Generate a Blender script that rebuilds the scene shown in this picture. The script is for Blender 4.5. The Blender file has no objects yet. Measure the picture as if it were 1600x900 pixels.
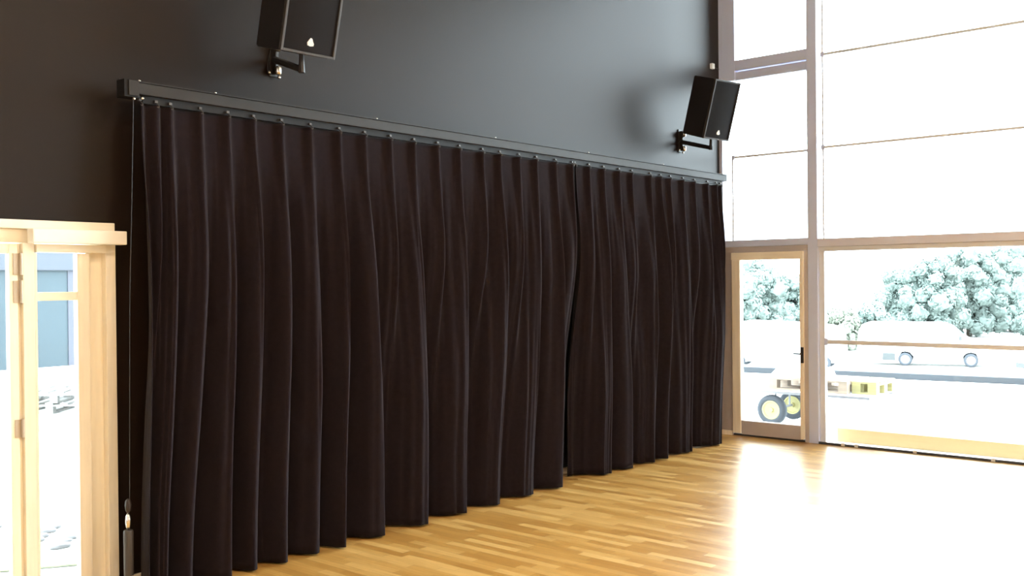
import bpy, bmesh, math, random
from mathutils import Vector, Matrix, noise
random.seed(7)
PI = math.pi
S = bpy.context.scene
C = S.collection

# ------------------------------------------------------------------ camera
f_px, yaw, pitch, roll = 1530.8, 0.86549, -0.006356, -0.009749
F = Vector((math.sin(yaw)*math.cos(pitch), math.cos(yaw)*math.cos(pitch), math.sin(pitch)))
R = Vector((math.cos(yaw), -math.sin(yaw), 0)); U = R.cross(F)
R2 = R*math.cos(roll)+U*math.sin(roll); U2 = -R*math.sin(roll)+U*math.cos(roll)
cd = bpy.data.cameras.new('camera'); cam = bpy.data.objects.new('camera', cd); C.objects.link(cam)
cd.sensor_width = 36; cd.lens = 36*f_px/1600; cd.clip_end = 400; cd.clip_start = 0.05
M = Matrix((R2, U2, -F)).transposed().to_4x4(); M.translation = Vector((0, 0, 1.75))
cam.matrix_world = M
S.camera = cam

# ------------------------------------------------------------------ light, exposure
W = bpy.data.worlds.new('overcast_sky'); S.world = W; W.use_nodes = True
bg = W.node_tree.nodes['Background']
bg.inputs[0].default_value = (0.90, 0.985, 1.08, 1); bg.inputs[1].default_value = 7.0
S.view_settings.view_transform = 'Standard'
S.view_settings.look = 'None'
S.view_settings.exposure = 1.2
S.view_settings.gamma = 1.0
S.view_settings.use_curve_mapping = False
S.cycles.max_bounces = 10; S.cycles.diffuse_bounces = 5; S.cycles.transparent_max_bounces = 16
S.cycles.sample_clamp_indirect = 12

# warm ceiling lamps of the hall (the shades are built further down)
LAMPS = [(0.6, 1.2), (0.6, -2.4), (4.2, -2.4), (4.2, 1.2)]
for lx, ly in LAMPS:
    ld = bpy.data.lights.new('ceiling_lamp_light', 'AREA'); ld.shape = 'DISK'; ld.size = 0.5; ld.energy = 38; ld.color = (1.0, 0.74, 0.50)
    lo = bpy.data.objects.new('ceiling_lamp_light', ld); C.objects.link(lo); lo.location = (lx, ly, 5.05)

# ------------------------------------------------------------------ materials
def mat(name, col, rough=0.6, metal=0.0, spec=0.5, var=0.0, vscale=8.0, bump=0.0, bscale=200.0, sheen=0.0):
    m = bpy.data.materials.new(name); m.use_nodes = True
    nt = m.node_tree; b = nt.nodes['Principled BSDF']
    b.inputs['Base Color'].default_value = (*col, 1); b.inputs['Roughness'].default_value = rough
    b.inputs['Metallic'].default_value = metal; b.inputs['Specular IOR Level'].default_value = spec
    if sheen:
        b.inputs['Sheen Weight'].default_value = sheen; b.inputs['Sheen Roughness'].default_value = 0.5
    tc = nt.nodes.new('ShaderNodeTexCoord')
    if var:
        n = nt.nodes.new('ShaderNodeTexNoise'); n.inputs['Scale'].default_value = vscale; n.inputs['Detail'].default_value = 4
        nt.links.new(tc.outputs['Object'], n.inputs['Vector'])
        r = nt.nodes.new('ShaderNodeMapRange'); r.inputs['From Min'].default_value = 0.3; r.inputs['From Max'].default_value = 0.7
        r.inputs['To Min'].default_value = 1-var; r.inputs['To Max'].default_value = 1+var
        nt.links.new(n.outputs['Fac'], r.inputs['Value'])
        v = nt.nodes.new('ShaderNodeVectorMath'); v.operation = 'SCALE'; v.inputs[0].default_value = col
        nt.links.new(r.outputs['Result'], v.inputs['Scale']); nt.links.new(v.outputs['Vector'], b.inputs['Base Color'])
    if bump:
        n2 = nt.nodes.new('ShaderNodeTexNoise'); n2.inputs['Scale'].default_value = bscale; n2.inputs['Detail'].default_value = 3
        nt.links.new(tc.outputs['Object'], n2.inputs['Vector'])
        bp = nt.nodes.new('ShaderNodeBump'); bp.inputs['Strength'].default_value = bump; bp.inputs['Distance'].default_value = 0.002
        nt.links.new(n2.outputs['Fac'], bp.inputs['Height']); nt.links.new(bp.outputs['Normal'], b.inputs['Normal'])
    return m

def glass_mat(name, tint=(0.93, 0.97, 0.96), refl=0.07):
    m = bpy.data.materials.new(name); m.use_nodes = True; nt = m.node_tree
    nt.nodes.remove(nt.nodes['Principled BSDF']); out = nt.nodes['Material Output']
    t = nt.nodes.new('ShaderNodeBsdfTransparent'); t.inputs[0].default_value = (*tint, 1)
    g = nt.nodes.new('ShaderNodeBsdfGlossy'); g.inputs['Roughness'].default_value = 0.02
    fr = nt.nodes.new('ShaderNodeFresnel'); fr.inputs['IOR'].default_value = 1.35
    mx = nt.nodes.new('ShaderNodeMixShader')
    nt.links.new(fr.outputs[0], mx.inputs[0]); nt.links.new(t.outputs[0], mx.inputs[1]); nt.links.new(g.outputs[0], mx.inputs[2])
    nt.links.new(mx.outputs[0], out.inputs['Surface'])
    return m

def wood_mat(name, col, rough=0.45, axis=2, var=0.16):
    m = mat(name, col, rough); nt = m.node_tree; b = nt.nodes['Principled BSDF']
    tc = nt.nodes.new('ShaderNodeTexCoord'); mp = nt.nodes.new('ShaderNodeMapping')
    sc = [22, 22, 22]; sc[axis] = 1.6; mp.inputs['Scale'].default_value = sc
    n = nt.nodes.new('ShaderNodeTexNoise'); n.inputs['Scale'].default_value = 1.5; n.inputs['Detail'].default_value = 5
    r = nt.nodes.new('ShaderNodeMapRange'); r.inputs['From Min'].default_value = 0.3; r.inputs['From Max'].default_value = 0.7
    r.inputs['To Min'].default_value = 1-var; r.inputs['To Max'].default_value = 1+var
    v = nt.nodes.new('ShaderNodeVectorMath'); v.operation = 'SCALE'; v.inputs[0].default_value = col
    L = nt.links.new
    L(tc.outputs['Object'], mp.inputs['Vector']); L(mp.outputs['Vector'], n.inputs['Vector']); L(n.outputs['Fac'], r.inputs['Value'])
    L(r.outputs['Result'], v.inputs['Scale']); L(v.outputs['Vector'], b.inputs['Base Color'])
    return m

def parquet_mat():
    m = mat('oak_strip_parquet', (0.5, 0.3, 0.13), 0.3); nt = m.node_tree; b = nt.nodes['Principled BSDF']; L = nt.links.new
    tc = nt.nodes.new('ShaderNodeTexCoord'); sp = nt.nodes.new('ShaderNodeSeparateXYZ'); cb = nt.nodes.new('ShaderNodeCombineXYZ')
    L(tc.outputs['Object'], sp.inputs[0]); L(sp.outputs['Y'], cb.inputs['X']); L(sp.outputs['X'], cb.inputs['Y'])
    # row-wise random shift so that plank ends do not line up
    fl = nt.nodes.new('ShaderNodeMath'); fl.operation = 'DIVIDE'; fl.inputs[1].default_value = 0.068; L(sp.outputs['X'], fl.inputs[0])
    f2 = nt.nodes.new('ShaderNodeMath'); f2.operation = 'FLOOR'; L(fl.outputs[0], f2.inputs[0])
    wn = nt.nodes.new('ShaderNodeTexWhiteNoise'); wn.noise_dimensions = '1D'; L(f2.outputs[0], wn.inputs['W'])
    ad = nt.nodes.new('ShaderNodeMath'); ad.operation = 'ADD'; L(sp.outputs['Y'], ad.inputs[0]); L(wn.outputs['Value'], ad.inputs[1]); L(ad.outputs[0], cb.inputs['X'])
    # cell id along the plank
    dv = nt.nodes.new('ShaderNodeMath'); dv.operation = 'DIVIDE'; dv.inputs[1].default_value = 0.47; L(ad.outputs[0], dv.inputs[0])
    f3 = nt.nodes.new('ShaderNodeMath'); f3.operation = 'FLOOR'; L(dv.outputs[0], f3.inputs[0])
    c2 = nt.nodes.new('ShaderNodeCombineXYZ'); L(f2.outputs[0], c2.inputs['X']); L(f3.outputs[0], c2.inputs['Y'])
    w2 = nt.nodes.new('ShaderNodeTexWhiteNoise'); w2.noise_dimensions = '2D'; L(c2.outputs[0], w2.inputs['Vector'])
    ramp = nt.nodes.new('ShaderNodeValToRGB'); e = ramp.color_ramp.elements
    e[0].position = 0; e[0].color = (0.41, 0.205, 0.046, 1); e[1].position = 1; e[1].color = (0.63, 0.385, 0.125, 1)
    k = ramp.color_ramp.elements.new(0.5); k.color = (0.50, 0.272, 0.068, 1)
    L(w2.outputs['Value'], ramp.inputs[0])
    mp = nt.nodes.new('ShaderNodeMapping'); mp.inputs['Scale'].default_value = (60, 4, 1); L(tc.outputs['Object'], mp.inputs[0])
    n = nt.nodes.new('ShaderNodeTexNoise'); n.inputs['Scale'].default_value = 1; n.inputs['Detail'].default_value = 4; L(mp.outputs[0], n.inputs['Vector'])
    r = nt.nodes.new('ShaderNodeMapRange'); r.inputs['From Min'].default_value = .3; r.inputs['From Max'].default_value = .7
    r.inputs['To Min'].default_value = .9; r.inputs['To Max'].default_value = 1.1; L(n.outputs['Fac'], r.inputs['Value'])
    v = nt.nodes.new('ShaderNodeVectorMath'); v.operation = 'SCALE'; L(ramp.outputs[0], v.inputs[0]); L(r.outputs[0], v.inputs['Scale'])
    # thin joints
    br = nt.nodes.new('ShaderNodeMath'); br.operation = 'FRACT'; L(fl.outputs[0], br.inputs[0])
    lt = nt.nodes.new('ShaderNodeMath'); lt.operation = 'LESS_THAN'; lt.inputs[1].default_value = 0.025; L(br.outputs[0], lt.inputs[0])
    b2 = nt.nodes.new('ShaderNodeMath'); b2.operation = 'FRACT'; L(dv.outputs[0], b2.inputs[0])
    l2 = nt.nodes.new('ShaderNodeMath'); l2.operation = 'LESS_THAN'; l2.inputs[1].default_value = 0.006; L(b2.outputs[0], l2.inputs[0])
    mxm = nt.nodes.new('ShaderNodeMath'); mxm.operation = 'MAXIMUM'; L(lt.outputs[0], mxm.inputs[0]); L(l2.outputs[0], mxm.inputs[1])
    ml = nt.nodes.new('ShaderNodeMath'); ml.operation = 'MULTIPLY_ADD'; ml.inputs[1].default_value = -0.35; ml.inputs[2].default_value = 1; L(mxm.outputs[0], ml.inputs[0])
    v2 = nt.nodes.new('ShaderNodeVectorMath'); v2.operation = 'SCALE'; L(v.outputs[0], v2.inputs[0]); L(ml.outputs[0], v2.inputs['Scale'])
    L(v2.outputs[0], b.inputs['Base Color'])
    r3 = nt.nodes.new('ShaderNodeMapRange'); r3.inputs['To Min'].default_value = .30; r3.inputs['To Max'].default_value = .38
    L(w2.outputs['Value'], r3.inputs['Value']); L(r3.outputs[0], b.inputs['Roughness'])
    return m

MAT = dict(
    parquet=parquet_mat(),
    dark_wall=mat('charcoal_wall_paint', (0.0170, 0.0105, 0.0073), 0.42, spec=0.18, var=0.04, vscale=1.5, bump=0.15, bscale=90),
    light_wall=mat('pale_wall_paint', (0.80, 0.76, 0.72), 0.8),
    ceiling=mat('pale_ceiling_board', (0.78, 0.74, 0.70), 0.8),
    curtain=mat('black_molton_cloth', (0.0165, 0.0118, 0.0142), 1.0, spec=0.05, var=0.12, vscale=30, bump=0.3, bscale=400, sheen=0.05),
    rail=mat('dark_anodised_metal', (0.024, 0.020, 0.0175), 0.55, spec=0.25),
    rail_dark=mat('black_track_metal', (0.010, 0.009, 0.009), 0.6, spec=0.22),
    chrome=mat('bright_zinc', (0.75, 0.74, 0.7), 0.25, metal=1.0),
    black_metal=mat('black_painted_metal', (0.02, 0.018, 0.018), 0.5),
    cabinet=mat('black_speaker_lacquer', (0.014, 0.013, 0.016), 0.5, bump=0.4, bscale=300),
    grille=mat('black_speaker_grille', (0.009, 0.007, 0.0072), 0.75, spec=0.12, bump=0.4, bscale=700),
    rim=mat('speaker_grille_rim', (0.045, 0.04, 0.038), 0.45),
    white=mat('white_plastic', (0.8, 0.8, 0.78), 0.5),
    cream=wood_mat('cream_painted_wood', (0.95, 0.88, 0.71), 0.5, var=0.05),
    cream_light=mat('cream_white_cassette', (0.93, 0.90, 0.78), 0.5),
    cream_h=wood_mat('cream_painted_wood_crosswise', (0.95, 0.88, 0.71), 0.5, axis=0, var=0.05),
    hinge=mat('brushed_steel_hinge', (0.55, 0.47, 0.36), 0.4, metal=0.4),
    pine=wood_mat('light_pine_wood', (0.94, 0.82, 0.64), 0.45, var=0.06),
    pine_h=wood_mat('light_pine_wood_crosswise', (0.95, 0.84, 0.66), 0.45, axis=1, var=0.06),
    alu=mat('grey_aluminium_profile', (0.66, 0.70, 0.88), 0.45, metal=0.1),
    bronze=mat('brown_wood_frame', (0.50, 0.43, 0.40), 0.5, var=0.05, vscale=4),
    alu_warm=mat('warm_grey_transom', (0.74, 0.72, 0.80), 0.45, metal=0.1),
    alu_light=mat('light_aluminium_profile', (0.75, 0.75, 0.78), 0.5, metal=0.1),
    rubber=mat('grey_black_rubber', (0.03, 0.035, 0.042), 0.8),
    seal=mat('dark_grey_seal', (0.06, 0.06, 0.062), 0.6),
    glass=glass_mat('clear_window_glass'),
    paving=mat('pale_concrete_paving', (0.62, 0.62, 0.60), 0.9, var=0.06, vscale=2),
    asphalt=mat('pale_gravel_ground', (0.42, 0.42, 0.40), 0.95, var=0.08, vscale=1),
    kerb=mat('blue_grey_kerb_stone', (0.030, 0.034, 0.040), 0.8, var=0.1, vscale=0.8),
    plank=wood_mat('yellow_timber_beam', (0.52, 0.36, 0.18), 0.6, axis=1, var=0.03),
    pallet=wood_mat('raw_pallet_timber', (0.30, 0.235, 0.18), 0.8, axis=1),
    pallet_y=wood_mat('yellow_new_timber', (0.36, 0.32, 0.15), 0.8, axis=1),
    pallet_g=wood_mat('grey_weathered_timber', (0.17, 0.17, 0.16), 0.85, axis=0),
    yellow=mat('yellow_wheel_rim', (0.36, 0.32, 0.14), 0.5),
    tyre=mat('worn_rubber_tyre', (0.05, 0.057, 0.068), 0.85, bump=0.3, bscale=60),
    cartmetal=mat('galvanised_cart_metal', (0.2, 0.2, 0.21), 0.5, metal=0.3),
    van=mat('white_vehicle_paint', (0.8, 0.8, 0.8), 0.3),
    carglass=mat('pale_vehicle_glass', (0.14, 0.19, 0.2), 0.15),
    archdark=mat('shadow_grey_bumper', (0.06, 0.065, 0.065), 0.7),
    hub=mat('silver_wheel_hub', (0.4, 0.4, 0.4), 0.4, metal=0.4),
    leaf=mat('blue_green_foliage', (0.165, 0.205, 0.186), 0.9, spec=0.1, var=0.15, vscale=0.7),
    leaf2=mat('pale_green_foliage', (0.18, 0.22, 0.2), 0.9, spec=0.1, var=0.15, vscale=0.7),
    leaf3=mat('yellow_green_foliage', (0.19, 0.205, 0.165), 0.9, spec=0.1, var=0.1, vscale=0.7),
    bark=mat('grey_brown_bark', (0.12, 0.09, 0.07), 0.9, var=0.2),
    bluecladding=mat('blue_grey_cladding', (0.016, 0.031, 0.040), 0.6, var=0.08, vscale=1.2),
    paleclad=mat('pale_blue_fascia', (0.036, 0.042, 0.055), 0.6),
    stone=mat('grey_field_stone', (0.2, 0.2, 0.21), 0.9, var=0.15, vscale=9),
    grass=mat('pale_lawn_grass', (0.24, 0.26, 0.19), 0.95, var=0.2, vscale=12),
)

# ------------------------------------------------------------------ helpers
def bx(bm, x0, x1, y0, y1, z0, z1, bev=0.0):
    g = bmesh.ops.create_cube(bm, size=1.0)
    vs = g['verts']
    for v in vs:
        v.co = Vector(((x0+x1)/2+v.co.x*(x1-x0), (y0+y1)/2+v.co.y*(y1-y0), (z0+z1)/2+v.co.z*(z1-z0)))
    if bev:
        es = list({e for v in vs for e in v.link_edges})
        bmesh.ops.bevel(bm, geom=es, offset=bev, segments=2, affect='EDGES', profile=0.6)
def tube(bm, pts, r, n=10):
    pts = [Vector(p) for p in pts]; rings = []
    rr = r if isinstance(r, (list, tuple)) else [r]*len(pts)
    for i, p in enumerate(pts):
        d = (pts[min(i+1, len(pts)-1)]-pts[max(i-1, 0)]).normalized()
        a = Vector((0, 0, 1)) if abs(d.z) < 0.9 else Vector((1, 0, 0))
        u = d.cross(a).normalized(); w = d.cross(u)
        rings.append([bm.verts.new(p+(u*math.cos(2*PI*k/n)+w*math.sin(2*PI*k/n))*rr[i]) for k in range(n)])
    for a, b in zip(rings, rings[1:]):
        for k in range(n): bm.faces.new((a[k], a[(k+1) % n], b[(k+1) % n], b[k]))
    bm.faces.new(rings[0]); bm.faces.new(rings[-1][::-1])
def lathe(bm, prof, axis='z', c=(0, 0, 0), n=24, loop=False):
    rings = []
    for r, h in prof:
        ring = []
        for k in range(n):
            a = 2*PI*k/n; x, y = r*math.cos(a), r*math.sin(a)
            co = {'z': (x, y, h), 'x': (h, x, y), 'y': (x, h, y)}[axis]
            ring.append(bm.verts.new(Vector(co)+Vector(c)))
        rings.append(ring)
    for a, b in zip(rings, rings[1:]+(rings[:1] if loop else [])):
        for k in range(n): bm.faces.new((a[k], a[(k+1) % n], b[(k+1) % n], b[k]))
    if not loop: bm.faces.new(rings[0]); bm.faces.new(rings[-1][::-1])
def prism(bm, prof, y0, y1, bev=0.0, seg=3):
    """side profile (x, z) extruded along y"""
    a = [bm.verts.new((x, y0, z)) for x, z in prof]; b = [bm.verts.new((x, y1, z)) for x, z in prof]
    n = len(prof); fs = [bm.faces.new(a), bm.faces.new(b[::-1])]
    for i in range(n): fs.append(bm.faces.new((a[i], b[i], b[(i+1) % n], a[(i+1) % n])))
    if bev:
        es = list(fs[0].edges)+list(fs[1].edges)
        bmesh.ops.bevel(bm, geom=es, offset=bev, segments=seg, affect='EDGES')
def obj(name, bm, m, parent=None, smooth=False, loc=None, rot=None):
    bmesh.ops.recalc_face_normals(bm, faces=bm.faces[:])
    me = bpy.data.meshes.new(name); bm.to_mesh(me); bm.free()
    me.materials.append(MAT[m] if isinstance(m, str) else m)
    if smooth:
        for p in me.polygons: p.use_smooth = True
    o = bpy.data.objects.new(name, me); C.objects.link(o)
    if parent: o.parent = parent
    if loc: o.location = loc
    if rot: o.rotation_euler = rot
    return o
def tag(o, label=None, cat=None, group=None, kind=None):
    if label: o['label'] = label
    if cat: o['category'] = cat
    if group: o['group'] = group
    if kind: o['kind'] = kind
    return o
def thing(name, label, cat, loc=(0, 0, 0), rot=(0, 0, 0), group=None, kind=None):
    o = bpy.data.objects.new(name, None); C.objects.link(o); o.location = loc; o.rotation_euler = rot
    o.empty_display_size = 0.1
    return tag(o, label, cat, group, kind)
def box(name, m, parent, *d, bev=0.0, **k):
    bm = bmesh.new(); bx(bm, *d, bev=bev); return obj(name, bm, m, parent, **k)
def copy_tree(o, parent=None):
    c = o.copy(); C.objects.link(c); c.parent = parent
    for ch in list(o.children): copy_tree(ch, c)
    return c
def struct(name, m, label, cat, *boxes, bev=0.0):
    bm = bmesh.new()
    for d in boxes: bx(bm, *d, bev=bev)
    return tag(obj(name, bm, m), label, cat, kind='structure')

XW = 10.01      # room side of the glazed wall
YA = 5.41       # room side of the dark wall
CEIL = 5.6
# ------------------------------------------------------------------ room shell
struct('floor', 'parquet', 'oak strip parquet floor of the hall', 'floor', (-4, XW+0.16, -7, YA+0.28, -0.15, 0))
struct('wall_curtain_side', 'dark_wall', 'dark charcoal painted wall behind the long black curtain', 'wall',
       (2.80, XW+0.13, YA, YA+0.28, 0, CEIL), (-4, 2.80, YA, YA+0.28, 2.106, CEIL), (-4, 1.20, YA, YA+0.28, 0, 2.106))
struct('wall_back', 'light_wall', 'pale wall on the far side of the hall, out of view', 'wall', (-4, XW+0.1, -7.2, -7, 0, CEIL))
struct('wall_left', 'light_wall', 'pale end wall of the hall, out of view', 'wall', (-4.2, -4, -7.2, YA+0.28, 0, CEIL))
struct('ceiling', 'ceiling', 'high pale ceiling of the hall', 'ceiling', (-4.2, XW+0.1, -7.2, YA+0.28, CEIL, CEIL+0.2))
struct('baseboard_curtain_side', 'pine', 'low pine baseboard along the dark wall behind the curtain', 'baseboard', (2.86, XW-0.03, YA-0.016, YA, 0, 0.06))
struct('trim_corner', 'alu', 'slim grey post where the dark wall meets the glazed wall', 'post', (XW-0.005, XW+0.12, 5.372, 5.41, 2.19, CEIL))
struct('trim_corner_low', 'bronze', 'brown lower jamb at the corner beside the narrow glass door', 'post', (XW, XW+0.12, 5.262, 5.41, 0, 2.05))
struct('baseboard_corner', 'pine', 'small pine block at the foot of the corner jamb', 'baseboard', (XW-0.022, XW, 5.27, 5.40, 0, 0.05))

for i, (lx, ly) in enumerate(LAMPS):
    t = tag(bpy.data.objects.new('ceiling_lamp', None), ['ceiling lamp nearest the dark wall at the cream door', 'ceiling lamp behind the viewer on the left', 'ceiling lamp behind the viewer on the right', 'ceiling lamp nearest the dark wall towards the windows'][i], 'lamp', 'hall ceiling lamps')
    C.objects.link(t); t.location = (lx, ly, 5.0)
    bm = bmesh.new(); 
    def ring(r0, z0, r1, z1, n=32):
        a = [bm.verts.new((r0*math.cos(2*PI*k/n), r0*math.sin(2*PI*k/n), z0)) for k in range(n)]
        b = [bm.verts.new((r1*math.cos(2*PI*k/n), r1*math.sin(2*PI*k/n), z1)) for k in range(n)]
        for k in range(n): bm.faces.new((a[k], a[(k+1) % n], b[(k+1) % n], b[k]))
    ring(0.33, 0.0, 0.33, 0.14); ring(0.33, 0.14, 0.02, 0.20)
    obj('lamp_shade', bm, 'white', t)
    bm = bmesh.new(); tube(bm, [(0, 0, 0.201), (0, 0, 0.6)], 0.008, 8); obj('lamp_rod', bm, 'alu', t)

# glazed wall: posts, transoms
posts = [(4.262, 4.37), (0.55, 0.66), (-3.16, -3.05), (-6.98, -6.87)]
plab = ['grey metal mullion between the narrow bay and the wide window bay', 'mullion beyond the right edge of the view', 'mullion further along the glazed wall', 'last mullion of the glazed wall']
for i, (a, b) in enumerate(posts):
    struct(f'trim_{i+1}', 'alu', plab[i], 'post', (XW-0.01, XW+0.12, a, b, 0, CEIL), bev=0.004)
struct('trim_5', 'bronze', 'brown wooden post at the right of the narrow glass door', 'post', (XW-0.004, XW+0.10, 4.372, 4.415, 0, 2.05))
struct('trim_6', 'bronze', 'brown transom above the narrow glass door', 'transom', (XW-0.006, XW+0.11, 4.372, 5.41, 2.052, 2.115), bev=0.003)
struct('trim_7', 'alu', 'grey upper half of the transom above the narrow glass door', 'transom', (XW, XW+0.11, 4.372, 5.41, 2.117, 2.19), bev=0.003)
struct('trim_8', 'alu_warm', 'long brown grey transom above the wide window', 'transom', (XW-0.015, XW+0.11, 0.66, 4.26, 2.09, 2.175), bev=0.004)
for i, (a, b) in enumerate([(-3.05, 0.55), (-6.87, -3.16)]):
    struct(f'trim_{9+i}', 'bronze', ['transom in the bay beyond the right edge of the view', 'transom in the last bay of the glazed wall'][i], 'transom', (XW-0.015, XW+0.11, a, b, 2.04, 2.175), bev=0.004)

def window(n, label, panes, frames, bars, fm='alu', guides=(), seals=()):
    t = thing(f'window_{n}', label, 'window', (XW, panes[0][0], panes[0][2]), kind='structure')
    o = Vector(t.location)
    def B(name, m, x0, x1, y0, y1, z0, z1, bev=0.0):
        return box(name, m, t, x0-o.x, x1-o.x, y0-o.y, y1-o.y, z0-o.z, z1-o.z, bev=bev)
    bm = bmesh.new()
    for d in frames: bx(bm, d[4] if len(d) > 4 else XW+0.01, XW+0.09, d[0]-0, d[1], d[2], d[3], bev=0.003)
    if frames:
        for v in bm.verts: v.co -= o
        obj('window_frame', bm, fm, t)
    for y0, y1, z0, z1 in panes: B('pane', 'glass', XW+0.05, XW+0.062, y0, y1, z0, z1)
    for y0, y1, z0, z1 in bars: B('glazing_bar', 'alu_light', XW+0.022, XW+0.045, y0, y1, z0-0.005, z1+0.005)
    for y, z0, z1 in guides: B('guide_rod', 'alu_light', XW+0.024, XW+0.032, y-0.008, y+0.008, z0, z1)
    for y0, y1, z0, z1 in bars:   # little end bracket
        B('bar_bracket', 'alu', XW+0.02, XW+0.05, y1-0.03, y1+0.005, z0-0.018, z1+0.018, bev=0.002)
    for y0, y1 in seals: B('floor_seal', 'seal', XW-0.02, XW-0.008, y0, y1, 0.002, 0.026)
    return t
# narrow bay, top casement
window(1, 'small tilting top window in grey frame above the corner loudspeaker', [(4.40, 5.22, 4.20, CEIL-0.1)],
       [(5.215, 5.37, 3.985, CEIL, XW-0.002), (4.372, 5.215, 4.09, 4.205, XW-0.002), (4.372, 5.215, 3.985, 4.08, XW+0.02)], [])
window(2, 'narrow fixed window above the glass door in the corner', [(4.372, 5.37, 2.19, 3.985)], [], [(4.372, 5.265, 3.118, 3.131)], guides=[(5.262, 2.19, 3.12)])
window(3, 'wide high window above the long transom, crossed by thin rods', [(0.66, 4.26, 2.175, CEIL)], [], [(0.66, 4.222, 3.134, 3.147), (0.66, 4.222, 4.115, 4.129)], guides=[(4.207, 2.175, CEIL)])
w4 = window(4, 'wide lower window looking onto the white van and trees', [(0.66, 4.25, 0.03, 2.09)],
            [(0.66, 4.26, 2.04, 2.088, XW+0.012), (0.66, 4.26, 0.0, 0.012, XW+0.0), (4.205, 4.26, 0.012, 2.04, XW+0.03)],
            [(0.66, 4.20, 1.066, 1.10)], fm='alu_light', seals=[(4.0, 4.26), (3.86, 3.985), (3.27, 3.84), (2.55, 3.25), (0.7, 2.53)])
for y in (3.99, 3.85, 3.26, 2.54):
    b = box('frame_clip', 'white', w4, -0.026, 0.0, y-0.655-0.005-0.01, y-0.66+0.025, -0.026, 0.004)
    b['label'] = 'small white frame clip'
for i, (a, b) in enumerate([(-3.05, 0.55), (-6.87, -3.16)]):
    window(5+2*i, ['high window beyond the right edge of the view', 'high window of the last bay'][i], [(a, b, 2.175, CEIL)], [], [(a, b-0.04, 3.134, 3.147), (a, b-0.04, 4.115, 4.129)])
    window(6+2*i, ['low window beyond the right edge of the view', 'low window of the last bay'][i], [(a, b, 0.03, 2.04)], [(a, b, 0.0, 0.03)], [(a, b-0.04, 1.066, 1.10)])

# narrow glass door in the corner of the glazed wall
d1 = thing('door_1', 'narrow glass door in light pine frame at the corner of the glazed wall', 'door', (XW, 4.415, 0), kind='structure')
y0 = 4.415
bm = bmesh.new()
bx(bm, -0.03, 0.05, 0.742, 0.842, 0.03, 1.965, bev=0.005); bx(bm, -0.03, 0.05, 0.002, 0.042, 0.03, 1.965, bev=0.005)
obj('door_stile', bm, 'pine', d1)
bm = bmesh.new(); bx(bm, -0.035, 0.05, 0.0, 0.845, 1.966, 2.05, bev=0.005); obj('top_rail', bm, 'pine_h', d1)
bm = bmesh.new(); bx(bm, -0.02, 0.05, 0.042, 0.742, 0.022, 0.175, bev=0.004); obj('bottom_rail', bm, 'bronze', d1)
bm = bmesh.new(); bx(bm, 0.0, 0.06, 0.0, 0.845, 0.0, 0.02); obj('threshold', bm, 'seal', d1)
box('pane', 'glass', d1, 0.0, 0.012, 0.04, 0.744, 0.17, 1.97)
bm = bmesh.new(); bx(bm, -0.012, 0.0, -0.012, 0.018, 0.85, 1.02, bev=0.003)
tube(bm, [(-0.01, 0.003, 0.95), (-0.045, 0.003, 0.95), (-0.05, 0.02, 0.95), (-0.05, 0.085, 0.95)], 0.008)
obj('door_handle', bm, 'black_metal', d1, loc=(-0.025, 0.012, 0))

# ------------------------------------------------------------------ cream framed door and sidelight at the left
# frame around the pair
YF = 5.36
struct('trim_11', 'cream', 'cream door frame jamb beside the curtain end', 'frame', (2.742, 2.80, YF, YA+0.2, 0, 2.02), bev=0.004)
struct('trim_12', 'cream_h', 'cream head board over the door and sidelight', 'frame', (1.20, 2.793, YF-0.008, YA+0.2, 2.058, 2.106), (1.20, 2.793, YF+0.02, YA+0.2, 1.985, 2.057), bev=0.004)
struct('trim_13', 'cream', 'cream mullion between the open-glass door and the sidelight', 'frame', (2.283, 2.345, YF, YA+0.1, 0, 1.985), bev=0.004)
struct('trim_14', 'cream', 'cream jamb at the far left of the left door', 'frame', (1.20, 1.26, YF, YA+0.2, 0, 1.985), bev=0.004)
wl = thing('window_9', 'narrow cream sidelight with two panes beside the curtain end', 'window', (2.345, YF, 0), kind='structure')
bm = bmesh.new()
bx(bm, 0.0, 0.012, 0.0, 0.06, 0.03, 1.93)
bx(bm, 0.232, 0.300, 0.0, 0.05, 0.03, 1.93, bev=0.003)
bx(bm, 0.300, 0.397, 0.045, 0.12, 0.0, 1.98, bev=0.003)
bx(bm, 0.012, 0.232, 0.0, 0.05, 0.03, 0.12)
obj('window_frame', bm, 'cream', wl)
bm = bmesh.new(); bx(bm, 0.012, 0.232, 0.004, 0.046, 1.672, 1.718, bev=0.002); obj('glazing_bar', bm, 'cream_h', wl)
bm = bmesh.new(); bx(bm, 0.006, 0.392, -0.012, 0.05, 1.934, 1.979, bev=0.002); obj('top_rail', bm, 'cream_h', wl)
box('pane', 'glass', wl, 0.01, 0.234, 0.026, 0.034, 0.118, 1.674)
box('pane', 'glass', wl, 0.01, 0.234, 0.026, 0.034, 1.716, 1.936)
bm = bmesh.new(); bx(bm, 2.302, 2.826, 5.275, 5.351, 1.981, 2.058, bev=0.006)
tag(obj('roller_blind_cassette', bm, 'cream_light'), 'cream white box mounted over the top of the sidelight', 'blind cassette')
dl = thing('door_2', 'cream framed glass door at the left edge, hinged on its right', 'door', (1.262, YF, 0), kind='structure')
bm = bmesh.new()
bx(bm, 0.955, 1.0, 0.012, 0.06, 0.012, 1.978, bev=0.003); bx(bm, 0.004, 0.09, 0.012, 0.06, 0.012, 1.978, bev=0.003)
obj('door_stile', bm, 'cream', dl)
bm = bmesh.new(); bx(bm, 0.09, 0.955, 0.012, 0.06, 1.925, 1.978, bev=0.003); bx(bm, 0.09, 0.955, 0.012, 0.06, 0.012, 0.12, bev=0.003)
obj('door_rail', bm, 'cream_h', dl)
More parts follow.
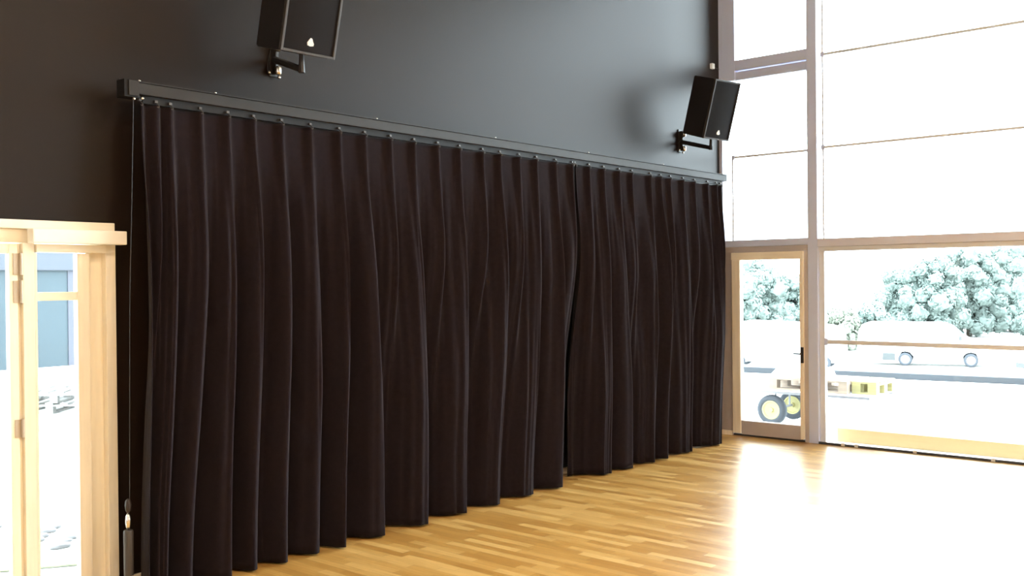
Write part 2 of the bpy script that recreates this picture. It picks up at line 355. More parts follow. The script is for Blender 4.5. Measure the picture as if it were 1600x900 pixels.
bm = bmesh.new(); bx(bm, 1.001, 1.02, 0.03, 0.06, 0.012, 1.978); obj('door_rebate', bm, 'cream', dl)
box('pane', 'glass', dl, 0.088, 0.957, 0.033, 0.04, 0.118, 1.927)
for z0, z1 in ((1.81, 1.93), (1.66, 1.785), (0.945, 1.047), (0.085, 0.2)):
    bm = bmesh.new(); lathe(bm, [(0.006, z0), (0.009, z0+0.003), (0.009, z1-0.003), (0.006, z1)], c=(1.012, 0.0, 0), n=12)
    bx(bm, 0.975, 1.012, 0.006, 0.011, z0+0.004, z1-0.004)
    h = obj('hinge', bm, 'hinge', dl)

# ------------------------------------------------------------------ curtain rail
YR0, YR1 = 5.185, 5.255
rail = thing('curtain_rail', 'long dark metal curtain rail running across the charcoal wall', 'curtain rail', (2.85, 5.22, 2.83))
def RB(name, m, x0, x1, y0, y1, z0, z1, bev=0.0):
    return box(name, m, rail, x0-2.85, x1-2.85, y0-5.22, y1-5.22, z0-2.83, z1-2.83, bev=bev)
RB('rail_body', 'rail', 2.852, 9.775, 5.192, 5.248, 2.833, 2.898, bev=0.004)
RB('top_lip', 'rail', 2.852, 9.775, 5.186, 5.250, 2.899, 2.905)
RB('runner_track', 'rail_dark', 2.90, 9.70, 5.218, 5.244, 2.788, 2.8325)
eb = RB('end_box', 'rail_dark', 2.766, 2.853, 5.176, 5.262, 2.806, 2.905, bev=0.003); eb['label'] = 'dark end box of the rail'
RB('end_cover', 'rail', 2.79, 2.851, 5.168, 5.1755, 2.815, 2.90, bev=0.002)
for x in (2.875, 3.366, 4.662, 5.93, 7.2, 8.48, 9.70):
    bm = bmesh.new()
    bx(bm, x-0.018, x+0.018, 5.235, YA, 2.906, 2.912); bx(bm, x-0.018, x+0.018, YA-0.006, YA, 2.912, 2.95)
    for v in bm.verts: v.co -= Vector((2.85, 5.22, 2.83))
    br = obj('wall_bracket', bm, 'rail', rail)
    bm = bmesh.new(); lathe(bm, [(0.003, 0.0), (0.008, 0.0), (0.009, 0.006), (0.005, 0.010)], c=(x-2.85, -0.010, 0.0765), n=12)
    obj('bracket_bolt', bm, 'chrome', rail, smooth=True)
for x, y, z in ((2.878, 5.185, 2.808), (2.822, 5.175, 2.797), (9.76, 5.2, 2.82)):
    bm = bmesh.new(); lathe(bm, [(0.002, -0.008), (0.009, -0.005), (0.010, 0.004), (0.003, 0.009)], c=(x-2.85, y-5.22, z-2.83), n=12)
    obj('end_pulley', bm, 'chrome', rail, smooth=True)
bm = bmesh.new(); tube(bm, [(2.878-2.85, -0.03, -0.016), (2.822-2.85, -0.035, -0.026)], 0.004); obj('end_rod', bm, 'rail_dark', rail)
# pull cord weight
pc = thing('cord_weight', 'dark cord weight with silver clip hanging at the left curtain edge', 'cord weight', (2.726, 5.115, 0.15))
bm = bmesh.new(); tube(bm, [(0.01, 0, 0.40), (0.03, 0.01, 1.5), (0.085, 0.045, 2.645)], 0.002, 6); obj('cord', bm, 'black_metal', pc)
bm = bmesh.new(); lathe(bm, [(0.018, 0.0), (0.026, 0.004), (0.027, 0.24), (0.024, 0.252), (0.006, 0.255)], n=20); obj('weight_tube', bm, mat('dark_grey_weight', (0.05, 0.042, 0.036), 0.45), pc, smooth=False)
bm = bmesh.new(); lathe(bm, [(0.005, 0.256), (0.013, 0.27), (0.016, 0.30), (0.013, 0.33), (0.005, 0.345)], n=16); c_ = obj('snap_clip', bm, 'chrome', pc, smooth=True); c_['label'] = 'silver snap clip'
bm = bmesh.new(); lathe(bm, [(0.004, 0.346), (0.014, 0.36), (0.018, 0.39), (0.014, 0.415), (0.004, 0.425)], n=16); obj('stopper', bm, mat('brown_black_stopper', (0.035, 0.027, 0.022), 0.5), pc, smooth=True)

# ------------------------------------------------------------------ curtains
ZT, ZB = 2.782, 0.016
def sm(a, b, x):
    x = min(1, max(0, (x-a)/(b-a))); return x*x*(3-2*x)
def make_curtain(name, label, hooks, bottom, seed, back_first=False, back_last=False):
    """hooks: x of each hook. bottom: {hook index: x of the fold at the hem}; missing = fold dies out downwards."""
    rnd = random.Random(seed); n = len(hooks); keys = sorted(bottom)
    N = 30
    cols = []
    for i in range((n-1)*N+1): cols.append(i/N)
    off = [rnd.uniform(-0.12, 0.12) for _ in range(n+2)]
    amp = [rnd.uniform(0.85, 1.15) for _ in range(n+2)]
    def topx(s):
        k = min(int(s), n-2); u = s-k; return hooks[k]*(1-u)+hooks[k+1]*u
    def cell(s):
        for a, b in zip(keys, keys[1:]):
            if s <= b or b == keys[-1]: return a, b, min(1, max(0, (s-a)/(b-a)))
    def saw(u, w, rw):
        r = min(0.42, rw/w)
        if u < r: return sm(0, r, u)
        v = (u-r)/(1-r); return 0.5+0.5*math.cos(PI*v**0.85)
    def pt(s, t):
        k = min(int(s), n-2); u = s-k; wt = hooks[k+1]-hooks[k]
        tx = hooks[k]+wt*u
        # pinched top
        dd = min(u, 1-u)*wt
        ty = 5.195+0.055*(1-math.exp(-(dd/0.028)**2))-0.012*math.sin(PI*u)
        # all folds present a little lower
        my = 5.115+(0.10+0.12*wt)*saw(u, wt, 0.075)*amp[k]
        # hem folds
        a, b, ub = cell(s); w = bottom[b]-bottom[a]
        bxx = bottom[a]+w*ub
        A = min(0.27, 0.10+0.38*w)
        q = saw(ub, w, 0.10)
        if back_first and a == keys[0] and ub < 0.5: q = 1.0 if ub < 0.3 else max(q, 1-sm(0.3, 0.5, ub)*(1-q))
        if back_last and b == keys[-1] and ub > 0.1: q = 1.0 if ub > min(0.42, 0.10/w) else q
        by = 5.035+A*q*amp[a]
        if b-a > 1:   # ghost of the merged pleat
            by += 0.012*math.sin(2*PI*(s-a))*q
        st = sm(0.0, 0.40, t)
        merge = sm(0.14+off[k], 0.72+off[k+1], t)
        y = ty*(1-st)+my*st; y = y*(1-merge)+by*merge
        x = tx*(1-sm(0.05, 1.0, t))+bxx*sm(0.05, 1.0, t)
        ns = noise.noise(Vector((s*1.3+seed*9, t*2.2, 0)))*0.022*t + noise.noise(Vector((s*3.4+seed, t*0.6, 3)))*0.034*sm(0.03, .35, t) + noise.noise(Vector((s*7.5+seed, t*1.1, 8)))*0.012*sm(0.03, .3, t)
        x += noise.noise(Vector((s*0.7, t*1.1, seed)))*0.02*math.sin(PI*t)
        return x, min(y+ns, 5.37), ZT+(ZB-ZT)*t-0.004*math.sin(PI*u)*(1-t)+0.006*noise.noise(Vector((s*2, 7, seed)))*t
    bm = bmesh.new(); rows = 64; grid = []
    for j in range(rows+1):
        t = (j/rows); t = t*0.75+0.25*t*t
        grid.append([bm.verts.new(pt(s, t)) for s in cols])
    for j in range(rows):
        for i in range(len(cols)-1): bm.faces.new((grid[j][i], grid[j+1][i], grid[j+1][i+1], grid[j][i+1]))
    cur = obj(name, bm, 'curtain', smooth=True)
    md = cur.modifiers.new('cloth_thickness', 'SOLIDIFY'); md.thickness = 0.004; md.offset = 0
    tag(cur, label, 'curtain')
    for x in hooks:
        bm = bmesh.new()
        bx(bm, x-0.010, x+0.010, 5.203, 5.2165, 2.797, 2.812, bev=0.002)
        tube(bm, [(x, 5.212, 2.798), (x+0.004, 5.20, 2.79), (x+0.010, 5.19, 2.779), (x+0.004, 5.187, 2.768), (x-0.005, 5.187, 2.772)], 0.0032, 6)
        h = obj('curtain_hook', bm, hookmat, cur)
    return cur
hookmat = mat('grey_steel_hook', (0.08, 0.075, 0.07), 0.45, metal=0.4)
hk1 = [2.875, 2.975, 3.064, 3.26, 3.449, 3.634, 3.847, 4.077, 4.32, 4.548, 4.789, 5.023, 5.269, 5.507, 5.772, 5.981, 6.222, 6.45, 6.714, 6.955]
bt1 = {0: 2.795, 2: 2.90, 3: 3.06, 4: 3.305, 5: 3.511, 6: 3.723, 7: 3.981, 8: 4.189, 9: 4.534, 11: 4.949, 13: 5.358, 15: 5.738, 17: 6.181, 18: 6.549, 19: 6.86}
hk2 = [6.99, 7.204, 7.434, 7.685, 7.902, 8.231, 8.42, 8.603, 8.854, 9.089, 9.36, 9.556, 9.65]
bt2 = {0: 6.93, 2: 7.277, 3: 7.62, 5: 7.99, 6: 8.22, 8: 8.69, 11: 9.31, 12: 9.50}
make_curtain('curtain', 'wide pleated black curtain from the cream door to mid wall', hk1, bt1, 3, back_last=True)
make_curtain('curtain', 'pleated black curtain nearest the windows, ending in the corner', hk2, bt2, 5, back_first=True, back_last=True)

# ------------------------------------------------------------------ loudspeakers
def speaker(loc, tilt, rz, label, plate, zp):
    t = thing('wall_loudspeaker', label, 'loudspeaker', loc, (0, 0, 0), group='black loudspeakers on wall brackets')
    Wd, D, H, ins = 0.385, 0.33, 0.596, 0.034
    Rm = Matrix.Rotation(rz, 4, 'Z') @ Matrix.Rotation(tilt, 4, 'X')
    def put(bm): bmesh.ops.transform(bm, matrix=Rm, verts=bm.verts[:]); return bm
    bm = bmesh.new()
    a = [(-Wd/2, 0.016), (Wd/2, 0.016), (Wd/2-ins, D), (-Wd/2+ins, D)]
    lo = [bm.verts.new((x, y, 0)) for x, y in a]; hi = [bm.verts.new((x, y, H)) for x, y in a]
    bm.faces.new(lo); bm.faces.new(hi[::-1])
    for i in range(4): bm.faces.new((lo[i], lo[(i+1) % 4], hi[(i+1) % 4], hi[i]))
    bmesh.ops.bevel(bm, geom=bm.edges[:], offset=0.008, segments=2, affect='EDGES')
    cab = obj('cabinet', put(bm), 'cabinet', t)
    bm = bmesh.new()   # rim around the grille
    bx(bm, -Wd/2, -Wd/2+0.016, -0.004, 0.02, 0, H, bev=0.003); bx(bm, Wd/2-0.016, Wd/2, -0.004, 0.02, 0, H, bev=0.003)
    bx(bm, -Wd/2+0.016, Wd/2-0.016, -0.004, 0.02, 0, 0.016, bev=0.003); bx(bm, -Wd/2+0.016, Wd/2-0.016, -0.004, 0.02, H-0.016, H, bev=0.003)
    obj('front_rim', put(bm), 'rim', t)
    bm = bmesh.new()   # gently bowed grille
    for i in range(12):
        pass
    nx = 12; v0 = []; 
    for i in range(nx+1):
        x = -Wd/2+0.017+(Wd-0.034)*i/nx; y = 0.004-0.012*math.sin(PI*i/nx)
        v0.append((bm.verts.new((x, y, 0.017)), bm.verts.new((x, y, H-0.017)), bm.verts.new((x, 0.017, 0.017)), bm.verts.new((x, 0.017, H-0.017))))
    for p, q in zip(v0, v0[1:]):
        bm.faces.new((p[0], q[0], q[1], p[1])); bm.faces.new((p[2], p[3], q[3], q[2])); bm.faces.new((p[0], p[2], q[2], q[0])); bm.faces.new((p[1], q[1], q[3], p[3]))
    bm.faces.new((v0[0][0], v0[0][1], v0[0][3], v0[0][2])); bm.faces.new((v0[-1][0], v0[-1][2], v0[-1][3], v0[-1][1]))
    obj('grille', put(bm), 'grille', t)
    bm = bmesh.new()   # white maker's mark low on the grille
    pr = [(-0.024, -0.022), (-0.028, -0.004), (-0.014, 0.018), (-0.004, 0.030), (0.008, 0.026), (0.016, 0.008), (0.026, -0.008), (0.024, -0.022), (0.0, -0.027)]
    prism(bm, pr, -0.0135, -0.006)
    bmesh.ops.transform(bm, matrix=Matrix.Translation((0.0, 0, 0.075)) @ Matrix.Diagonal((0.85, 1, 0.85, 1)), verts=bm.verts[:])
    lg = obj('logo_badge', put(bm), 'white', t); lg['label'] = 'small white badge low on the grille'
    # bracket (upright yoke under the cabinet, arm, wall plate)
    loc = Vector(loc)
    under = Rm @ Vector((0.0, 0.07, 0)); px, pz = plate
    bm = bmesh.new()
    tip = loc+under
    bend = Vector((tip.x+0.0, tip.y+0.0, loc.z-0.075))
    wallp = Vector((px, YA-0.03, pz+0.105))
    mid = wallp.lerp(bend, 0.55)
    # flat arm
    tube(bm, [wallp-loc, mid-loc, bend-loc], [0.024, 0.022, 0.02], 8)
    tube(bm, [bend-loc-Vector((0, 0, 0.02)), bend-loc+Vector((0, 0, 0.03)), tip-loc+Vector((0, 0, 0.004))], [0.021, 0.018, 0.014], 8)
    obj('bracket_arm', bm, 'black_metal', t)
    bm = bmesh.new(); bx(bm, px-0.03-loc.x, px+0.03-loc.x, YA-0.012-loc.y, YA-loc.y, pz-0.005-loc.z, pz+0.24-loc.z, bev=0.004)
    bx(bm, px-0.012-loc.x, px+0.012-loc.x, YA-0.05-loc.y, YA-0.012-loc.y, pz+0.01-loc.z, pz+0.22-loc.z, bev=0.004)
    obj('wall_plate', bm, 'black_metal', t)
    for dz in (0.0, 0.155):
        bm = bmesh.new(); lathe(bm, [(0.010, 0), (0.020, 0.006), (0.021, 0.05), (0.012, 0.058)], c=(px-loc.x, YA-0.062-loc.y, pz+dz-loc.z), n=16)
        p = obj('pivot_bolt', bm, 'chrome', t, smooth=True); p['label'] = 'silver pivot bolt'
    for dx, dz in ((-0.05, 0.015), (0.028, -0.006)):
        bm = bmesh.new(); lathe(bm, [(0.004, -0.012), (0.011, -0.008), (0.011, 0.006), (0.004, 0.01)], axis='y', c=(px+dx-loc.x, YA-0.03-loc.y, pz+dz-loc.z), n=12)
        obj('clamp_screw', bm, 'chrome', t, smooth=True)
    # cable
    bm = bmesh.new()
    back = loc+Rm @ Vector((0, D, 0.18))
    c0 = back-loc; c3 = Vector((px-0.04, YA-0.006, loc.z+0.02))-loc
    pts = []
    for i in range(13):
        u = i/12; p = c0.lerp(c3, u); p.z += -0.05*math.sin(PI*u); p.x -= 0.09*math.sin(PI*u)*0.5; pts.append(p)
    tube(bm, pts, 0.004, 6); obj('cable', bm, 'black_metal', t)
    return t
speaker((3.684, 4.72, 3.117), 0.256, -0.058, 'black loudspeaker cut by the top edge of the photo, above the curtain rail', (3.93, 3.125), 0)
speaker((8.989, 4.897, 3.18), 0.288, -0.206, 'black loudspeaker in the corner beside the tall windows', (9.125, 3.115), 0)
se = thing('wall_sensor', 'small white box high in the corner above the right loudspeaker', 'sensor', (9.83, YA, 4.14))
bm = bmesh.new(); bx(bm, -0.028, 0.028, -0.035, 0, -0.03, 0.03, bev=0.006); obj('sensor_body', bm, 'white', se)
bm = bmesh.new(); tube(bm, [(0.026, -0.012, 0.0), (0.1, -0.01, -0.004), (0.17, -0.006, -0.006)], 0.004, 6); obj('sensor_cable', bm, 'rim', se)

# ------------------------------------------------------------------ outside: ground
struct('ground', 'paving', 'bright pale paving outside the windows', 'paving', (XW+0.16, 17.9, -30, 5.7, -0.3, -0.005), (-14, 17.9, 5.7, 45, -0.3, -0.005))
bm = bmesh.new()
v = [bm.verts.new(p) for p in ((17.9, -60, -0.01), (17.9, 60, -0.01), (24, 60, -2.6), (24, -60, -2.6), (170, 60, -2.6), (170, -60, -2.6), (24, 140, -2.6), (170, 140, -2.6), (17.9, 140, -0.01))]
bm.faces.new((v[0], v[1], v[2], v[3])); bm.faces.new((v[3], v[2], v[4], v[5])); bm.faces.new((v[2], v[6], v[7], v[4])); bm.faces.new((v[1], v[8], v[6], v[2]))
tag(obj('parking_ground', bm, 'asphalt'), 'bright parking ground lying lower beyond the paving', 'ground', kind='structure')
# kerb beam at the terrace edge
a = Vector((16.90, 8.66, 0)); b = Vector((17.47, 3.985, 0)); d = (b-a).normalized(); n_ = Vector((-d.y, d.x, 0))
if n_.x < 0: n_ = -n_
p0, p1 = a-d*9, b+d*16
bm = bmesh.new()
lo = [bm.verts.new(p) for p in (p0, p1, p1+n_*0.12, p0+n_*0.12)]; hi = [bm.verts.new(x.co+Vector((0, 0, 0.10))) for x in lo]
bm.faces.new(lo); bm.faces.new(hi)
for i in range(4): bm.faces.new((lo[i], lo[(i+1) % 4], hi[(i+1) % 4], hi[i]))
tag(obj('kerb', bm, 'kerb'), 'long blue grey kerb beyond the cart, crossing both lower windows', 'kerb')
# yellow timber beam right outside
bm = bmesh.new(); bx(bm, 10.30, 10.42, -2.0, 4.184, -0.005, 0.142, bev=0.004)
tag(obj('timber_beam', bm, 'plank'), 'long yellow timber beam lying outside the wide window', 'beam')

# ------------------------------------------------------------------ cart with pallets
cart = thing('hand_cart', 'flat cart with yellow rimmed tyres standing outside the corner glass door', 'cart', (11.0, 5.26, 0))
def wheel(parent, cx, cy, r, w, rimm, name='wheel', tm='tyre', axis='x'):
    bm = bmesh.new()
    pr = [(r*0.60, -w/2*0.8), (r*0.72, -w/2), (r*0.90, -w/2*0.95), (r*0.985, -w/2*0.6), (r, 0), (r*0.985, w/2*0.6), (r*0.90, w/2*0.95), (r*0.72, w/2), (r*0.60, w/2*0.8)]
    lathe(bm, pr, axis, (cx, cy, r), 32, True); o = obj(name, bm, tm, parent, smooth=True)
    bm = bmesh.new()
    pr = [(0.012, -w/2*0.9), (r*0.14, -w/2*0.9), (r*0.16, -w/2*0.45), (r*0.48, -w/2*0.55), (r*0.55, -w/2*0.86), (r*0.62, -w/2*0.86), (r*0.62, w/2*0.86), (r*0.55, w/2*0.86), (r*0.16, w/2*0.45), (r*0.14, w/2*0.9), (0.012, w/2*0.9)]
    lathe(bm, pr, axis, (cx, cy, r), 28); h = obj('rim', bm, rimm, o)
    return o, h
wheel(cart, -0.02, 0.0, 0.182, 0.09, 'yellow'); wheel(cart, 0.57, 0.0, 0.182, 0.09, 'yellow')
bm = bmesh.new(); tube(bm, [(-0.01, 0, 0.182), (0.56, 0, 0.182)], 0.014)
for x in (0.08, 0.47): tube(bm, [(x, 0, 0.182), (x, 0, 0.385)], 0.012)
obj('axle', bm, 'cartmetal', cart)
bm = bmesh.new(); bx(bm, -0.08, 0.66, -1.20, 0.75, 0.412, 0.432, bev=0.003); obj('deck', bm, 'alu_light', cart)
bm = bmesh.new(); bx(bm, -0.085, -0.06, -1.20, 0.75, 0.385, 0.41); bx(bm, 0.64, 0.665, -1.20, 0.75, 0.385, 0.41); obj('deck_frame', bm, 'cartmetal', cart)
bm = bmesh.new(); lathe(bm, [(0.02, -0.02), (0.055, -0.018), (0.055, 0.018), (0.02, 0.02)], 'x', (0.0, -0.62, 0.055), 16); tube(bm, [(0.0, -0.62, 0.055), (0.03, -0.62, 0.2), (0.0, -0.60, 0.386)], 0.010); obj('caster', bm, 'rubber', cart)
def pallet(x, y, z, L, Wd, m, label, group, rz=0.0):
    t = thing('pallet', label, 'pallet', (x, y, z), (0, 0, rz), group)
    for k in range(5):
        w = 0.10; c = -Wd/2+w/2+(Wd-w)*k/4
        box('top_board', m, t, c-w/2, c+w/2, -L/2, L/2, 0.122, 0.144)
    ends = (-L/2+0.05, 0, L/2-0.05) if L > 0.5 else (-L/2+0.05, L/2-0.05)
    for c in ends: box('cross_board', m, t, -Wd/2, Wd/2, c-0.05, c+0.05, 0.10, 0.1215)
    for cx in (-Wd/2+0.05, 0, Wd/2-0.05):
        for c in ends: box('block', m, t, cx-0.05, cx+0.05, c-0.05, c+0.05, 0.0225, 0.0995)
        box('skid', m, t, cx-0.05, cx+0.05, -L/2, L/2, 0, 0.022)
    return t
pallet(11.28, 4.80, 0.4325, 0.95, 0.7, 'pallet', 'brown wooden pallet lying on the flat cart outside', 'pallets on the cart')
pallet(11.33, 4.165, 0.4325, 0.28, 0.6, 'pallet_y', 'short yellow timber pallet on the right end of the cart load', 'pallets on the cart')
# pale boards and wrapped stack on the cart
bm = bmesh.new()
prism(bm, [(0.35, 0.0), (0.22, 0.13), (-0.28, 0.11), (-0.32, 0.0)], -0.22, 0.22, bev=0.01, seg=2)
bmesh.ops.transform(bm, matrix=Matrix.Rotation(PI/2, 4, 'Z'), verts=bm.verts[:])
tag(obj('white_sack', bm, 'white', loc=(11.2, 4.96, 0.578)), 'flat white sack lying on the brown pallet of the cart', 'sack')

# ------------------------------------------------------------------ vehicles
def van(loc, rz, label, wheels=(-0.75, 2.2), nose='short'):
    """side view along +x (nose at +x), flank towards the viewer"""
    t = thing('van', label, 'van', loc, (0, 0, rz))
    if nose == 'short':
        top = [(-2.95, 0.32), (-3.0, 0.8), (-2.93, 1.7), (-2.75, 2.02), (-2.4, 2.14), (0.9, 2.12), (1.35, 2.0), (2.1, 1.30), (2.85, 1.08), (3.0, 0.9), (3.05, 0.45), (2.95, 0.30)]
        ws = ((1.40, 1.98), (2.13, 1.31))
    else:
        top = [(-2.95, 0.32), (-3.0, 0.8), (-2.93, 1.9), (-2.6, 2.35), (0.35, 2.35), (0.62, 2.15), (0.95, 1.12), (2.6, 0.98), (2.95, 0.85), (3.05, 0.45), (2.95, 0.30)]
        ws = ((0.66, 2.05), (0.94, 1.20))
    def arch(x): return [(x+0.46, 0.30), (x+0.41, 0.56), (x+0.25, 0.74), (x, 0.80), (x-0.25, 0.74), (x-0.41, 0.56), (x-0.46, 0.30)]
    bm = bmesh.new(); prism(bm, top+arch(wheels[1])+arch(wheels[0]), -0.95, 0.95, bev=0.07); obj('body', bm, 'van', t)
    for x in wheels:
        for y in (-0.84, 0.84): wheel(t, x, y, 0.33, 0.2, 'hub', axis='y')
    for sy in (-1, 1):
        bm = bmesh.new(); y = sorted((0.952*sy, 0.965*sy)); x0 = ws[1][0]-1.35; bx(bm, x0, x0+0.75, y[0], y[1], 1.35, 1.8, bev=0.004); obj('side_window', bm, 'carglass', t)
    (xa, za), (xb, zb) = ws
    bm = bmesh.new(); prism(bm, [(xa+0.005, za), (xb+0.005, zb), (xb+0.03, zb+0.01), (xa+0.03, za+0.01)], -0.8, 0.8); obj('windscreen', bm, 'carglass', t)
    bm = bmesh.new(); bx(bm, 2.4 if nose != 'short' else 2.8, 3.07, -0.97, 0.97, 0.28, 0.50, bev=0.02); obj('bumper', bm, 'archdark' if nose != 'short' else 'van', t)
    for sy in (-1, 1):
        y = sorted((0.90*sy, 0.96*sy)); box('side_skirt', 'archdark', t, wheels[0]-1.05, wheels[0]-0.47, y[0], y[1], 0.26, 0.62)
        if nose != 'short': box('side_skirt', 'archdark', t, wheels[1]+0.47, 2.4, y[0], y[1], 0.26, 0.5)
    bm = bmesh.new(); bx(bm, xb-0.45, xb-0.33, -1.1, -0.97, 1.3, 1.5, bev=0.02); obj('door_mirror', bm, 'archdark', t)
    return t
ang = math.atan2(R.y, R.x)
van((50.57, 16.16, -2.6), ang-0.42, 'long white van parked before the trees, seen in the wide window')
van((48.6, 8.25, -2.5), ang+0.12+PI, 'white vehicle cut off at the right edge of the photo', (-1.9, 1.45), 'long')
def estate(loc, rz, label):
    t = thing('car', label, 'car', loc, (0, 0, rz))
    bm = bmesh.new()
    prism(bm, [(-2.3, 0.3), (-2.4, 0.7), (-2.3, 1.25), (-1.7, 1.95), (-1.2, 2.08), (0.8, 2.02), (2.4, 1.9), (2.9, 1.75), (3.0, 0.9), (3.0, 0.35), (2.55, 0.3),
               (2.45, 0.6), (2.2, 0.72), (1.95, 0.6), (1.85, 0.3), (-1.15, 0.3), (-1.25, 0.6), (-1.5, 0.72), (-1.75, 0.6), (-1.85, 0.3)], -0.9, 0.9, bev=0.06)
    obj('body', bm, 'van', t)
    for x in (-1.5, 2.2):
        for y in (-0.82, 0.82): wheel(t, x, y, 0.31, 0.18, 'hub', axis='y')
    for x0, x1 in ((-1.05, -0.1), (0.0, 1.2), (1.3, 2.4)):
        bm = bmesh.new(); bx(bm, x0, x1, -0.915, -0.902, 1.2, 1.75, bev=0.005); obj('side_window', bm, mat('pale_blue_car_glass', (0.17, 0.2, 0.215), 0.3), t)
    bm = bmesh.new(); prism(bm, [(-2.32, 1.27), (-1.74, 1.93), (-1.70, 1.96), (-2.28, 1.30)], -0.75, 0.75); obj('windscreen', bm, 'carglass', t)
    return t
estate((41.3, 19.6, -2.2), ang-0.45, 'white minibus behind the cart, seen through the corner glass door')
# the ground swells up under it
# ------------------------------------------------------------------ trees
def crown_mesh(seed, rx, rz, nb=85, nl=12000):
    rnd = random.Random(seed); bm = bmesh.new(); blobs = []
    for i in range(nb):
        th = rnd.uniform(0, 2*PI); h = rnd.uniform(0.08, 0.93); rr = rnd.uniform(0.2, 0.78)*(1-max(0, (h-0.45)/0.55)**2*0.75)
        c = Vector((rx*rr*math.cos(th), rx*rr*math.sin(th), 2*rz*h))
        s = rnd.uniform(0.13, 0.24)*rx; s = min(s, 2*rz-c.z); blobs.append((c, s))
        g = bmesh.ops.create_icosphere(bm, subdivisions=3, radius=s)
        for v in g['verts']:
            k = 0.9+0.55*noise.noise(v.co*2.6+Vector((seed, i, 0)))+0.35*noise.noise(v.co*7+Vector((seed, i, 5))); v.co = v.co*k+c
    for i in range(nl):
        c, s = rnd.choice(blobs)
        d = Vector((rnd.gauss(0, 1), rnd.gauss(0, 1), rnd.gauss(0, 1))).normalized()
        p = c+d*s*rnd.uniform(0.95, 1.35); q = rnd.uniform(0.05, 0.11)
        a = Vector((rnd.gauss(0, 1), rnd.gauss(0, 1), rnd.gauss(0, 1))).normalized(); b = a.cross(d).normalized() if a.cross(d).length > 0.01 else Vector((1, 0, 0))
        a = b.cross(d+b*0.3).normalized()
        bm.faces.new([bm.verts.new(p+a*q*x+b*q*y) for x, y in ((1.4, 0), (0, 0.8), (-1.4, 0), (0, -0.8))])
    return bm
def make_tree(name, seed, rx, rz, leafm, label, cat, loc, group=None):
    t = thing(name, label, cat, loc, group=group)
    bm = bmesh.new(); tube(bm, [(0, 0, -0.1), (0.05, 0, rz*0.6), (0, 0.05, rz*1.2)], [0.22, 0.16, 0.08], 8)
    for k in range(4):
        a = k*1.6+seed; tube(bm, [(0.02, 0, rz*0.5+0.2*k), (rx*0.35*math.cos(a), rx*0.35*math.sin(a), rz*0.9+0.2*k)], [0.08, 0.03], 6)
    obj('trunk', bm, 'bark', t)
    obj('foliage', crown_mesh(seed, rx, rz), leafm, t, smooth=True)
    return t
GR = 'trees beyond the parked vans'
tr = [ # x, y, top z, crown radius, leaf, label
    (59.5, 31.9, 2.5, 3.0, 'leaf', 'leafy green tree hidden mostly by the curtain and corner jamb'),
    (60.8, 30.3, 3.1, 2.6, 'leaf2', 'tallest green tree seen through the corner glass door'),
    (62.6, 28.2, 1.9, 2.4, 'leaf', 'lower green tree at the right side of the corner glass door'),
    (64.6, 25.9, -0.3, 1.5, 'leaf3', 'small yellowish bush left of the white van in the wide window'),
    (66.2, 24.2, 0.1, 1.6, 'leaf', 'dark green shrub rising just behind the roof of the white van'),
    (67.4, 22.8, 2.2, 2.3, 'leaf', 'blue green tree above the rear half of the white van'),
    (69.2, 21.3, 3.1, 2.6, 'leaf', 'second blue green tree above the middle of the white van'),
    (70.4, 19.4, 3.75, 2.7, 'leaf2', 'tall pale green tree above the nose of the white van'),
    (72.2, 17.2, 3.9, 3.0, 'leaf2', 'tall pale green tree between the two white vehicles'),
    (73.6, 14.6, 3.8, 3.1, 'leaf', 'tall green tree at the right edge of the wide window'),
]
for i, (x, y, zt, r, lm, lab) in enumerate(tr):
    k = (1.0, 1.09, 1.18)[i % 3] if zt > 0.5 else (0.93, 0.9)[i % 2]
    x *= k; y *= k; zt = 1.75+(zt-1.75)*k; r *= k
    make_tree('bush' if r < 2 else 'tree', i+1, r, (zt+2.6)/2/0.98, lm, lab, 'bush' if r < 2 else 'tree', (x, y, -2.6), GR)

# ------------------------------------------------------------------ outside the left door
sh = thing('blue_building', 'low blue grey building seen through the sidelight panes', 'building', (6.0, 20.8, 0))
bm = bmesh.new(); bx(bm, -5, 3.78, 0, 5, 0.05, 2.08); obj('wall', bm, 'bluecladding', sh)
bm = bmesh.new(); bx(bm, -5.1, 3.95, -0.1, 5.1, 2.081, 2.9, bev=0.02); obj('fascia', bm, 'paleclad', sh)
bm = bmesh.new(); bx(bm, 3.781, 3.93, -0.02, 0.3, 0.05, 2.08); o = obj('corner_post', bm, mat('pale_lilac_post', (0.04, 0.042, 0.058), 0.6), sh)
bm = bmesh.new(); bx(bm, -5, 3.95, -0.03, 5, -0.005, 0.049); obj('plinth', bm, 'white', sh)
bm = bmesh.new(); tube(bm, [(-0.7, 0, 0.0), (-0.35, 0.0, -0.02), (0, 0, -0.028), (0.35, 0, -0.02), (0.7, 0, 0)], 0.014, 6)
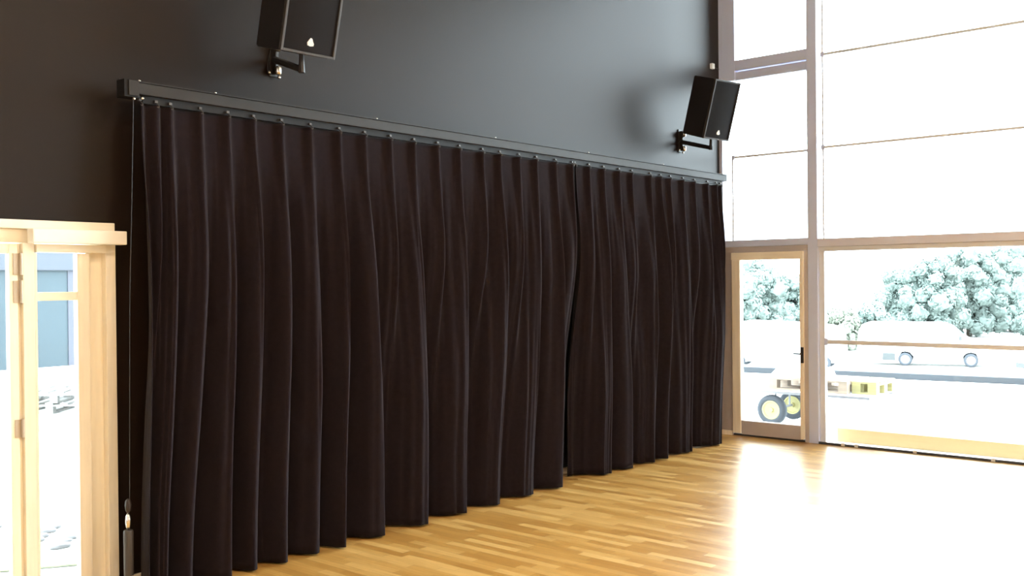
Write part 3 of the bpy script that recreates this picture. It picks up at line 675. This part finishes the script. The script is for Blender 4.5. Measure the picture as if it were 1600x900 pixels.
# grey pallet stack and stones
pg = pallet(6.55, 13.95, 0.0, 1.2, 0.9, 'pallet_g', 'lower grey pallet on the paving behind the sidelight', 'grey pallets outside the sidelight', rz=-0.85)
p2 = copy_tree(pg); p2.location.z = 0.145; p2.rotation_euler.z = -0.75; p2['label'] = 'upper grey pallet stacked behind the sidelight'
bm = bmesh.new(); v = [bm.verts.new(p) for p in ((3.2, 12.9, 0.0), (7.4, 12.1, 0.0), (7.3, 11.75, 0.0), (3.2, 12.4, 0.0))]; bm.faces.new(v)
g2 = bmesh.ops.extrude_face_region(bm, geom=bm.faces[:]); bmesh.ops.translate(bm, vec=(0, 0, 0.015), verts=[e for e in g2['geom'] if isinstance(e, bmesh.types.BMVert)])
tag(obj('grass_strip', bm, 'grass'), 'pale green strip of grass in front of the grey pallets', 'grass', kind='stuff')
bm = bmesh.new(); v = [bm.verts.new(p) for p in ((2.2, 6.72, 0.0), (3.35, 5.95, 0.0), (3.3, 5.8, 0.0), (2.2, 6.5, 0.0))]; bm.faces.new(v)
g2 = bmesh.ops.extrude_face_region(bm, geom=bm.faces[:]); bmesh.ops.translate(bm, vec=(0, 0, 0.012), verts=[e for e in g2['geom'] if isinstance(e, bmesh.types.BMVert)])
tag(obj('grass_strip', bm, 'grass'), 'pale green strip of grass just outside the sidelight', 'grass', kind='stuff')
rnd = random.Random(4)
for k in range(14):
    u = k/13; x = 3.02+0.22*rnd.random(); y = 7.5-1.2*u+0.03*rnd.random()
    x = 2.98+0.30*((k*5) % 7)/7
    bm = bmesh.new(); g = bmesh.ops.create_icosphere(bm, subdivisions=2, radius=1)
    s = rnd.uniform(0.03, 0.055)
    for vv in g['verts']:
        q = 1+0.3*noise.noise(vv.co*1.5+Vector((k, 0, 0))); vv.co = Vector((vv.co.x*s*1.4*q, vv.co.y*s*q, max(-0.2, vv.co.z)*s*0.5*q))
    tag(obj('stone', bm, 'stone', smooth=True, loc=(x, y, 0.005)), 'small flat grey stone among those lying outside the sidelight', 'stone', 'grey stones outside the sidelight')
